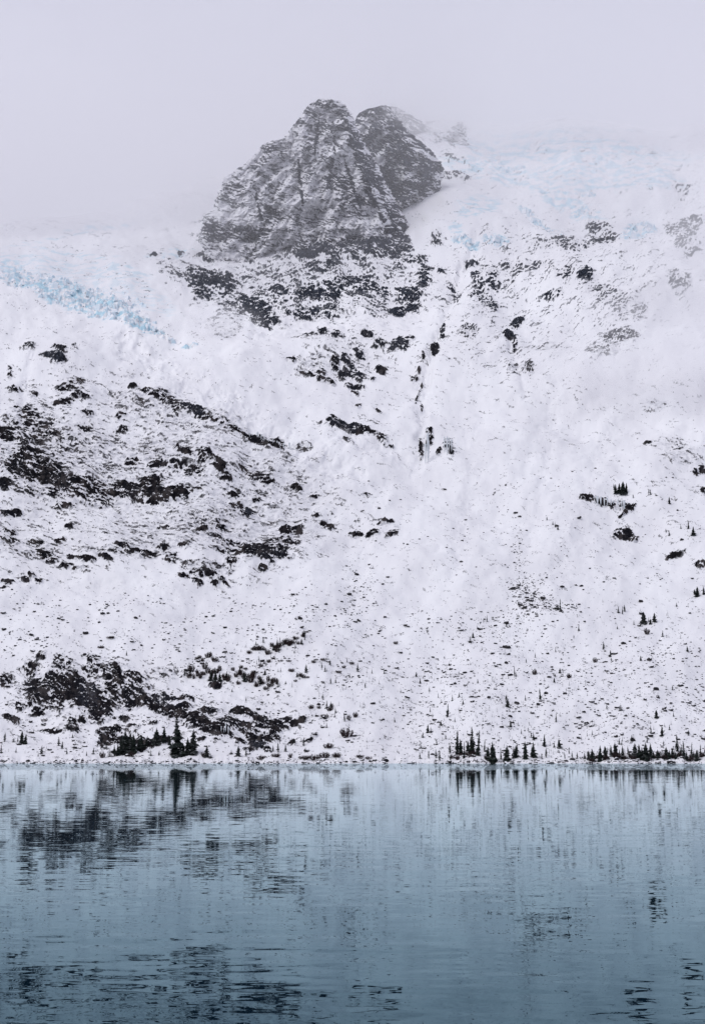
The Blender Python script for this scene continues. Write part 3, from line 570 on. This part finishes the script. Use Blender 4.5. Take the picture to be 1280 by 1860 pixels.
def tree_place(px, py):
    if py < 930 and 1100 < px < 1150: return 'in the tight clump above the iced rock band'
    if py < 1000 and px > 1140: return 'standing apart from the clump near the iced rock band'
    if py < 1100 and px > 1240: return 'beside the dark rocks at the edge of the snowfield'
    if py < 1000: return 'high up in the middle of the snow fan'
    if py < 1175 and px > 1080: return 'in the loose cluster atop the boulder slope'
    if py < 1175 and px > 800: return 'along the stony upper rim of the boulder slope'
    if px < 190 and py > 1290: return 'on the flat shore before the cliff, away from the knoll'
    if px < 395 and py > 1320: return 'on the snowy knoll below the dark lakeside cliff'
    if px < 530 and py > 1250: return 'on the shore below the low broken end of the cliff'
    if px < 330: return 'on the snow just above the dark lakeside cliff'
    if px < 530: return 'in the brushy gully above the lakeside cliff'
    if px < 700: return 'on the open snow between cliff and boulder slope'
    if px < 885 and py > 1335: return 'in the shoreline stand of thin trees'
    if px < 1055 and py > 1335: return 'spaced along the shore below the boulder slope'
    if py > 1345: return 'in the long dark shoreline grove'
    return 'among the stones of the boulder slope'
def size_words(sizes, big):
    """a size word for each of a set of look-alikes: the extremes by rank, the rest by thirds"""
    o = sorted(range(len(sizes)), key=lambda i: -sizes[i]); n = len(o); w = [''] * n
    for r, i in enumerate(o):
        if n == 1: w[i] = ''
        elif r < 4: w[i] = ('', 'second ', 'third ', 'fourth ')[r] + big[0] + ' '
        elif r == n - 1: w[i] = 'smallest '
        else: w[i] = (big[1], 'middling', 'small')[min(2, int(3 * r / n))] + ' '
    return w
FORM = {'d': 'dense conifer', 't': 'thin spire conifer', 's': 'scrawny conifer', 'b': 'bushy conifer'}
def plant_trees(items):
    sets = {}
    for q in items: sets.setdefault((tree_place(q[0], q[1]), q[3]), []).append(q)
    for (place, k), qs in sets.items():
        feet = [foot(q[0], q[1]) for q in qs]; hs_ = [q[2] * p.y / F for q, p in zip(qs, feet)]
        for q, p, h, w in zip(qs, feet, hs_, size_words(hs_, ('tallest', 'tall'))):
            t = link('conifer_tree', None, loc=(p.x, p.y, p.z - .05 * h))
            wj = random.uniform(.75, 1.35)
            t.scale = (h * wj, h * wj * random.uniform(.85, 1.15), h * 1.05); t.rotation_euler = (random.uniform(-.06, .06), random.uniform(-.06, .06), random.uniform(0, 6.28))
            t['label'] = 'tallest and darkest conifer, rising from the knoll against the lakeside cliff' if q[2] == 71 else w + FORM[k] + ' ' + place
            t['category'] = 'tree'; t['group'] = 'conifers ' + place
            link('trunk', TRUNKS[k], t); link('crown', random.choice(CROWNS[k]), t)

# smaller conifers thinned out over the slope, some in drifts
def scatter(n, dens, seed, x0=0, x1=1280, y0=850, y1=1386):
    r = np.random.default_rng(seed); out = []
    while len(out) < n:
        px = r.uniform(x0, x1, 4000); py = r.uniform(y0, y1, 4000); q = r.uniform(0, 1, 4000)
        m = q < dens(px, py); out += list(zip(px[m], py[m]))
    return out[:n]
def bump2(px, py, cx, cy, rx, ry): return np.exp(-((px - cx) / rx) ** 2 - ((py - cy) / ry) ** 2)
def cluster(px, py, sc, seed): return smooth(-.05, .45, fbm(px / sc, py / (sc * .5), 3, seed))
def tree_dens(px, py):
    d = .55 * bump2(px, py, 1000, 1345, 330, 35) + .5 * bump2(px, py, 520, 1215, 110, 35) + .35 * bump2(px, py, 620, 1270, 90, 50) + .3 * bump2(px, py, 860, 1250, 250, 60) + .25 * bump2(px, py, 480, 1180, 80, 25) + .12 * bump2(px, py, 60, 1350, 100, 20) + .15 * bump2(px, py, 1180, 1140, 90, 40)
    return d * (.25 + .75 * cluster(px, py, 60, 501)) * (py < 1380)
sm = scatter(560, tree_dens, 11)
R = random.Random(5)
small = sorted(((px, py, R.uniform(3.5, 9.5), R.choice('dssstt')) for px, py in sm), key=lambda q: -q[2])
n_ind = max(0, 298 - len(TREES))
plant_trees([(px + (0 if h > 40 else R.uniform(-2, 2)), py, h * (1 if h > 40 else R.uniform(.85, 1.25)), k) for px, py, h, k in TREES] + small[:n_ind])
V = []; Fc = []
lowc = [crown_mesh(900 + i, r=.2, whorls=9, per=5, sparse=.15) for i in range(4)]
for px, py, hpx, k in small[n_ind:]:
    p = foot(px, py); h = hpx * p.y / F; v, f = R.choice(lowc); b = len(V); sx = R.uniform(.7, 1.3)
    V += [(p.x + q[0] * h * sx, p.y + q[1] * h * sx, p.z + q[2] * h) for q in v]; Fc += [tuple(i + b for i in g) for g in f]
link('conifer_saplings', raw_mesh('conifer_saplings', V, Fc, MAT_NEEDLE), kind='stuff', label='tiny conifer seedlings sprinkled over the boulder slope', category='saplings')

# ------------------------------------------------------------------ leafless shrubs
def shrub_meshes(seed):
    r = random.Random(seed); V = []; Fc = []; V2 = []; F2 = []
    def blade(V, Fc, a, b, w):
        d = (b - a).normalized(); s = d.cross(Vector((r.uniform(-1, 1), r.uniform(-1, 1), r.uniform(-.2, .2)))).normalized() * w
        i = len(V); V += [tuple(a - s), tuple(a + s), tuple(b)]; Fc.append((i, i + 1, i + 2))
    for k in range(46):
        a = r.uniform(0, 6.28); q = math.sqrt(r.random()); base = Vector((math.cos(a) * q * .3, math.sin(a) * q * .3, -.05))
        tip = Vector((math.cos(a) * q * .62, math.sin(a) * q * .62, (1.05 - .55 * q * q) * r.uniform(.6, 1)))
        blade(V, Fc, base, tip, .034)
        for j in range(7):
            t = r.uniform(.3, .95); m = base.lerp(tip, t); e = m + Vector((r.uniform(-1, 1), r.uniform(-1, 1), r.uniform(.2, 1.2))) * .16
            blade(V2, F2, m, e, .026)
    return raw_mesh('stems', V, Fc, MAT_TWIG), raw_mesh('twigs', V2, F2, MAT_TWIG)
SHRUBS = [shrub_meshes(40 + i) for i in range(4)]
SHRUB_AT = [(x + R.uniform(-5, 5), 1380 + R.uniform(-5, 2), R.uniform(10, 20), R.uniform(6, 13), 'dark brush between the trunks of the long shoreline grove') for x in range(1068, 1280, 9)] + [(x + R.uniform(-4, 4), 1374 + R.uniform(-6, 4), R.uniform(8, 15), R.uniform(6, 12), 'dark brush at the foot of the thin shoreline trees') for x in range(822, 870, 7)] + [ # px, py, width, height in photo pixels, label
 (628,1340,30,20,'round dark leafless shrub alone on the snow'),(595,1362,24,11,'low leafless shrub behind the long shoreline thicket'),
 (552,1380,26,9,'low brown leafless thicket on the shore'),(572,1379,30,13,'low brown leafless thicket on the shore'),(590,1379,26,13,'low brown leafless thicket on the shore'),(612,1378,26,10,'low brown leafless thicket on the shore'),(474,1378,26,9,'low brown leafless thicket on the shore'),(500,1376,24,8,'low brown leafless thicket on the shore'),(526,1378,9,11,'low brown leafless thicket on the shore'),
 (652,1378,22,6,'flat brown bush on the shore below the boulder slope'),(668,1378,18,7,'flat brown bush on the shore below the boulder slope'),
 (186,1374,14,14,'bare brown bush at the cliff end of the knoll'),(238,1373,18,12,'dark bare bush on the crest of the snowy knoll'),(372,1374,20,14,'bare brown bush close beside the tallest conifer'),
 (883,1381,14,14,'reddish bare bush beside the dense shoreline conifer'),(1118,1381,22,14,'reddish bare bush in front of the shoreline grove'),(1148,1382,18,8,'reddish bare bush in front of the shoreline grove'),
 (1080,1190,12,11,'dark rounded bush on the upper boulder slope'),(1032,1229,13,11,'dark rounded bush on the upper boulder slope'),(970,1222,12,13,'dark rounded bush on the upper boulder slope'),(1174,1146,14,14,'dark rounded bush under the conifer cluster'),
 (645,1306,12,12,'dark bush at the foot of the boulder slope'),(633,1312,12,12,'dark bush at the foot of the boulder slope'),
 (735,1134,12,5,'low brown scrub on the upper edge of the boulder slope'),(718,1158,12,7,'low brown scrub on the upper edge of the boulder slope'),
]
for x0, y0, x1, y1, n, h in ((340,1226,470,1234,26,14),(455,1232,505,1246,12,13),(355,1200,392,1204,6,10),(450,1186,545,1178,17,12),(545,1176,560,1158,3,7),(430,1215,520,1205,7,7),(560,1222,640,1216,7,6),(180,1172,215,1170,3,6),(560,1285,612,1292,5,8),(520,1215,560,1250,6,7)):
    for i in range(n):
        t = (i + R.uniform(0, .8)) / n
        SHRUB_AT.append((x0 + (x1 - x0) * t, y0 + (y1 - y0) * t + R.gauss(0, 4.5), R.uniform(8, 20), h * R.uniform(.5, 1.3), 'leafless brush growing in the gully above the lakeside cliff'))
sets = {}
for q in SHRUB_AT: sets.setdefault(q[4], []).append(q)
for lab, qs in sets.items():
    for (px, py, w, h, _), sw in zip(qs, size_words([q[2] * q[3] for q in qs], ('largest', 'large'))):
        p = foot(px, py); m = p.y / F
        o = link('shrub', None, loc=p); o.scale = (w * m * .8, w * m * .7, h * m); o.rotation_euler.z = random.uniform(0, 6.28)
        o['label'] = sw + lab; o['category'] = 'shrub'; o['group'] = 'leafless shrubs: ' + lab
        a, b = random.choice(SHRUBS); link('stems', a, o); link('twigs', b, o)

# ------------------------------------------------------------------ boulders
def ico(sub, seed, flat=.62):
    import bmesh
    bm = bmesh.new(); bmesh.ops.create_icosphere(bm, subdivisions=sub, radius=.5)
    r = random.Random(seed); ax = [Vector((r.uniform(-1, 1), r.uniform(-1, 1), r.uniform(-1, 1))).normalized() for _ in range(7)]
    for v in bm.verts:
        q = v.co.normalized(); f = 1.0
        for a in ax: f = min(f, .74 / max(.4, q.dot(a) + .18 + r.uniform(-.03, .03)))
        v.co *= f; v.co.z *= flat
    V = [tuple(v.co) for v in bm.verts]; Fc = [tuple(v.index for v in f.verts) for f in bm.faces]; bm.free()
    return V, Fc
BOULD = [raw_mesh('boulder', *ico(2, 60 + i, R.uniform(.55, .8)), MAT_BOULDER) for i in range(7)]
BIG = [(x + R.uniform(-14, 14), 1385 + R.uniform(-2, 2), R.uniform(5, 13)) for x in range(10, 1280, 38)] + [(918,1168,17),(908,1170,8),(955,1223,9),(1020,1220,9),(910,1330,11),(1050,1338,12),(1175,1345,9),(1237,1277,8),(812,1386,9),(850,1385,9),(860,1385,7),(1195,1385,10),(1000,1385,13),(750,1385,8),(138,1384,10),(142,1380,7),(330,1386,12),(565,1387,10),(577,1387,11),(618,1387,6),(90,1360,12),(78,1372,10),(1043,1312,6),(690,1306,8),(700,1382,14),(695,1379,8),(790,1380,8),(930,1386,6),(1125,1386,6),(1155,1387,7),(1064,1313,6),(836,1302,8),(1120,1291,8),(570,1338,9),(560,1348,10),(130,1312,8),(450,1371,10),(1062,1258,7),(898,1256,8),(825,1242,9),(887,1222,7),(187,1120,12),(112,1131,6),(300,1137,7),(257,1178,8),(60,1193,12),(25,1193,8),(197,1120,8),(95,1366,8),(555,1363,8),(872,1113,7),(900,1162,8),(897,888,5),(898,886,4)]
def rock_dens(px, py):
    band = smooth(0, .3, fbm((px - py * .9) / 120, (px * .5 + py) / 60, 3, 641))            # stripes of stones down the fall line
    d = smooth(1120, 1230, py) * smooth(640, 800, px) * (.24 + .76 * cluster(px, py, 70, 601) * (.3 + .7 * band)) * (.2 + .8 * cluster(px, py, 22, 605))
    d = d + 1.2 * bump2(px, py, 958, 1085, 26, 24) + .45 * bump2(px, py, 938, 1020, 10, 60) + .7 * bump2(px, py, 990, 1108, 60, 10) + .3 * bump2(px, py, 640, 1080, 24, 50) + .4 * bump2(px, py, 880, 1135, 80, 14)
    d = d + .05 * smooth(840, 1000, py) * smooth(660, 760, px) * cluster(px, py, 60, 611) + .008 * (px > 650)
    d = d + .22 * smooth(1055, 1110, py) * (px < 700) * (.12 + .88 * cluster(px, py, 80, 621)) * (py < 1215) + .30 * (px < 660) * (py > 1200) * cluster(px, py, 50, 625)
    d = d + .9 * smooth(1379, 1385, py)
    return np.clip(d, 0, 1)
rs = scatter(7200, rock_dens, 21, y0=850, y1=1388)
rocks = sorted([(px, py, float(np.clip(3.0 * math.exp(R.gauss(0, .58)) * (1.0 if py > 1100 else .85), 1.5, 12))) for px, py in rs], key=lambda q: -q[2])
def rock_label(px, py):
    if py > 1376: return 'dark wet boulder at the water line of the far shore'
    if py > 1195 and px > 640: return 'snow-capped dark boulder lying on the long talus slope'
    if py > 1060 and 880 < px < 1040 and py < 1135: return 'dark boulder in the stony avalanche runout above the talus'
    if py > 1100 and px > 640: return 'snow-capped dark boulder at the upper edge of the talus'
    if px > 640: return 'lone dark stone on the smooth snow fan'
    if py > 1215: return 'dark boulder among the ledges of the lakeside cliff'
    return 'dark stone on the snow bench above the lakeside cliff'
allr = [(*q, True) for q in BIG] + [(*q, False) for q in rocks[:300 - len(BIG)]]
sets = {}
for q in allr: sets.setdefault(rock_label(q[0], q[1]), []).append(q)
for lab, qs in sets.items():
    for (px, py, w, _), sw in zip(qs, size_words([q[2] for q in qs], ('largest', 'large'))):
        p = foot(px, py); m = w * p.y / F
        o = link('boulder', random.choice(BOULD), loc=(p.x, p.y, p.z + m * .12)); o.scale = (m, m * random.uniform(.7, 1.1), m * random.uniform(.7, 1.1)); o.rotation_euler = (random.uniform(-.3, .3), random.uniform(-.3, .3), random.uniform(0, 6.28))
        o['label'] = sw + lab; o['category'] = 'boulder'; o['group'] = 'boulders: ' + lab
V = []; Fc = []
lowr = [ico(1, 80 + i, R.uniform(.5, .8)) for i in range(8)]
beyond = [(px, py, 3.0 * math.exp(R.gauss(0, .5))) for px, py in scatter(5000, rock_dens, 22, x0=-260, x1=1540, y1=1388) if not 0 < px < 1280]
for px, py, w in rocks[300 - len(BIG):] + beyond:
    p = foot(px, py); m = w * p.y / F; v, f = R.choice(lowr); b = len(V); a = R.uniform(0, 6.28); ca, sa = math.cos(a), math.sin(a)
    V += [(p.x + (q[0] * ca - q[1] * sa) * m, p.y + (q[0] * sa + q[1] * ca) * m, p.z + q[2] * m + m * .1) for q in v]; Fc += [tuple(i + b for i in g) for g in f]
link('talus_stones', raw_mesh('talus_stones', V, Fc, MAT_BOULDER), kind='stuff', label='small dark stones strewn over the snowy talus slope', category='stones')

# ------------------------------------------------------------------ seracs of the icefalls, frozen waterfalls
def serac_mesh(seed):
    r = random.Random(seed); V = []
    for z in (-.5, .5):
        for x, y in ((-.5, -.5), (.5, -.5), (.5, .5), (-.5, .5)):
            k = 1 if z < 0 else r.uniform(.55, .95)
            V.append((x * k + r.uniform(-.12, .12), y * k + r.uniform(-.12, .12), z + (r.uniform(-.2, .2) if z > 0 else 0)))
    return raw_mesh('serac', V, [(3, 2, 1, 0), (4, 5, 6, 7), (0, 1, 5, 4), (1, 2, 6, 5), (2, 3, 7, 6), (3, 0, 4, 7)], MAT_SERAC)
SER = [serac_mesh(i) for i in range(6)]
for cx, cy, rx, ry, ang, n, sz in ((45,512,55,18,12,46,10),(110,533,62,24,14,70,10),(180,555,62,24,16,70,10),(238,582,52,16,22,46,9),(225,545,45,10,20,14,8),(295,608,28,4,25,10,8),(345,626,14,2,5,5,7),(978,398,32,5,35,18,10),(955,380,18,6,30,8,9),(900,438,26,8,0,24,11),(845,443,26,6,10,18,10),(1160,410,32,12,-15,20,12),(930,300,26,5,-10,10,11),(1045,372,18,5,15,8,10),(1060,345,20,4,10,8,10)):
    for i in range(n):
        a = R.uniform(0, 6.28); q = math.sqrt(R.random()); dx, dy = math.cos(a) * q * rx, math.sin(a) * q * ry; g = math.radians(ang)
        px, py = cx + dx * math.cos(g) - dy * math.sin(g), cy + dx * math.sin(g) + dy * math.cos(g)
        if px < -20: continue
        p = foot(px, py); m = sz * R.uniform(.35, 1.0) * p.y / F
        o = link('serac', R.choice(SER), glacier, loc=(p.x, p.y, p.z + m * .05)); o.scale = (m * R.uniform(.6, 1.3), m * R.uniform(.6, 1.2), m * R.uniform(.8, 1.5)); o.rotation_euler = (R.uniform(-.35, .25), R.uniform(-.3, .3), R.uniform(0, 6.28))

def icicle_mesh(seed):
    r = random.Random(seed); V = []; Fc = []; n = 7; lv = [(0, .5), (-.15, .62), (-.4, .5), (-.7, .36), (-.9, .2), (-1, .03)]
    for z, q in lv:
        for k in range(n): V.append((math.cos(6.283 * k / n) * q * r.uniform(.75, 1.2), math.sin(6.283 * k / n) * q * .7 * r.uniform(.75, 1.2), z))
    for i in range(len(lv) - 1):
        for k in range(n): Fc.append((i * n + k, (i + 1) * n + k, (i + 1) * n + (k + 1) % n, i * n + (k + 1) % n))
    Fc.append(tuple(range(n))); return raw_mesh('icicle', V, Fc, MAT_ICICLE, True)
ICI = [icicle_mesh(i) for i in range(4)]
def frozen_fall(label, items):
    p0 = foot(items[0][0], items[0][1] + items[0][3]); o = link('frozen_waterfall', None, loc=p0); o['label'] = label; o['category'] = 'ice'
    for px, py, w, h in items:
        p = foot(px, py); q = foot(px, py + h); m = p.y / F
        hh = max(h * m, p.z - q.z)
        c = link('icicle', R.choice(ICI), o, loc=Vector((p.x, min(p.y, q.y) - w * m * .35, p.z)) - p0)
        c.scale = (w * m, w * m, hh); c.rotation_euler = (0, 0, R.uniform(0, 6.28))
frozen_fall('tall frozen waterfall column beside black rock at the head of the snow fan', [(771,794,5,36),(768,806,3.5,24),(774,802,3.5,22)])
frozen_fall('broad frozen seep of thin icicles beside the frozen waterfall column', [(802,800,2.6,20),(807,802,3,24),(811,804,2.5,18),(816,808,2.2,15)])
frozen_fall('row of blue-grey icicles hanging on the rock band of the snow fan', [(1080 + i * 6 + R.uniform(-1, 1), 909 + i * .6, R.uniform(2.5, 4), R.uniform(6, 11)) for i in range(9)])
frozen_fall('pale icicles at the broken end of the dark lakeside cliff', [(414,1321,1.8,14),(418,1323,2,13),(405,1324,1.5,10),(409,1327,1.5,9)])
frozen_fall('icicles streaking the dark rock step of the broad shoulder', [(455 + i * 7 + R.uniform(-2, 2), 788 + i * 1.3, R.uniform(1.8, 3), R.uniform(4, 9)) for i in range(11)])

# ------------------------------------------------------------------ drifting mist in front of the slopes
def mist_patch(px, py, Y, rx, ry, rz, dens, seed):
    m, nt, out = new_mat('mist_vapour')
    tc = N(nt, 'ShaderNodeTexCoord'); ob = tc.outputs['Object']
    ln = N(nt, 'ShaderNodeVectorMath', operation='LENGTH'); nt.links.new(ob, ln.inputs[0])
    mp = N(nt, 'ShaderNodeMapping'); mp.inputs['Location'].default_value = (seed * 3.1, seed, 0); mp.inputs['Scale'].default_value = (1.6, 1.2, 1.8); nt.links.new(ob, mp.inputs[0])
    nz = ramp(nt, noise(nt, mp.outputs[0], 1.0, 3).outputs[0], .32, .68)
    fall = N(nt, 'ShaderNodeMapRange'); fall.interpolation_type = 'SMOOTHSTEP'; nt.links.new(ln.outputs['Value'], fall.inputs[0])
    fall.inputs[1].default_value = 1.0; fall.inputs[2].default_value = 0.15; fall.inputs[3].default_value = 0; fall.inputs[4].default_value = 1
    v = N(nt, 'ShaderNodeVolumePrincipled'); v.inputs['Color'].default_value = (1, .995, 1, 1)
    nt.links.new(math_node(nt, 'MULTIPLY', math_node(nt, 'MULTIPLY', fall.outputs[0], nz), dens), v.inputs['Density']); nt.links.new(v.outputs[0], out.inputs['Volume'])
    V, Fc = [], []; nu, nv = 20, 12
    for i in range(nv + 1):
        for j in range(nu): a = math.pi * i / nv; b = 2 * math.pi * j / nu; V.append((math.sin(a) * math.cos(b), math.sin(a) * math.sin(b), math.cos(a)))
    for i in range(nv):
        for j in range(nu): Fc.append((i * nu + j, (i + 1) * nu + j, (i + 1) * nu + (j + 1) % nu, i * nu + (j + 1) % nu))
    dx, dz = ray(px, py)
    o = link('mist', raw_mesh('mist', V, Fc, m), loc=(float(dx) * Y, Y, CAMZ + float(dz) * Y), kind='stuff'); o.scale = (rx, ry, rz)
mist_patch(1220, 640, 930, 110, 85, 58, .018, 1)
mist_patch(1260, 470, 1080, 90, 90, 70, .010, 2)
mist_patch(405, 590, 1130, 42, 45, 20, .030, 3)
mist_patch(760, 215, 1560, 70, 60, 30, .014, 4)
mist_patch(1130, 330, 1300, 170, 90, 45, .006, 5)
mist_patch(330, 400, 1420, 110, 80, 40, .007, 6)
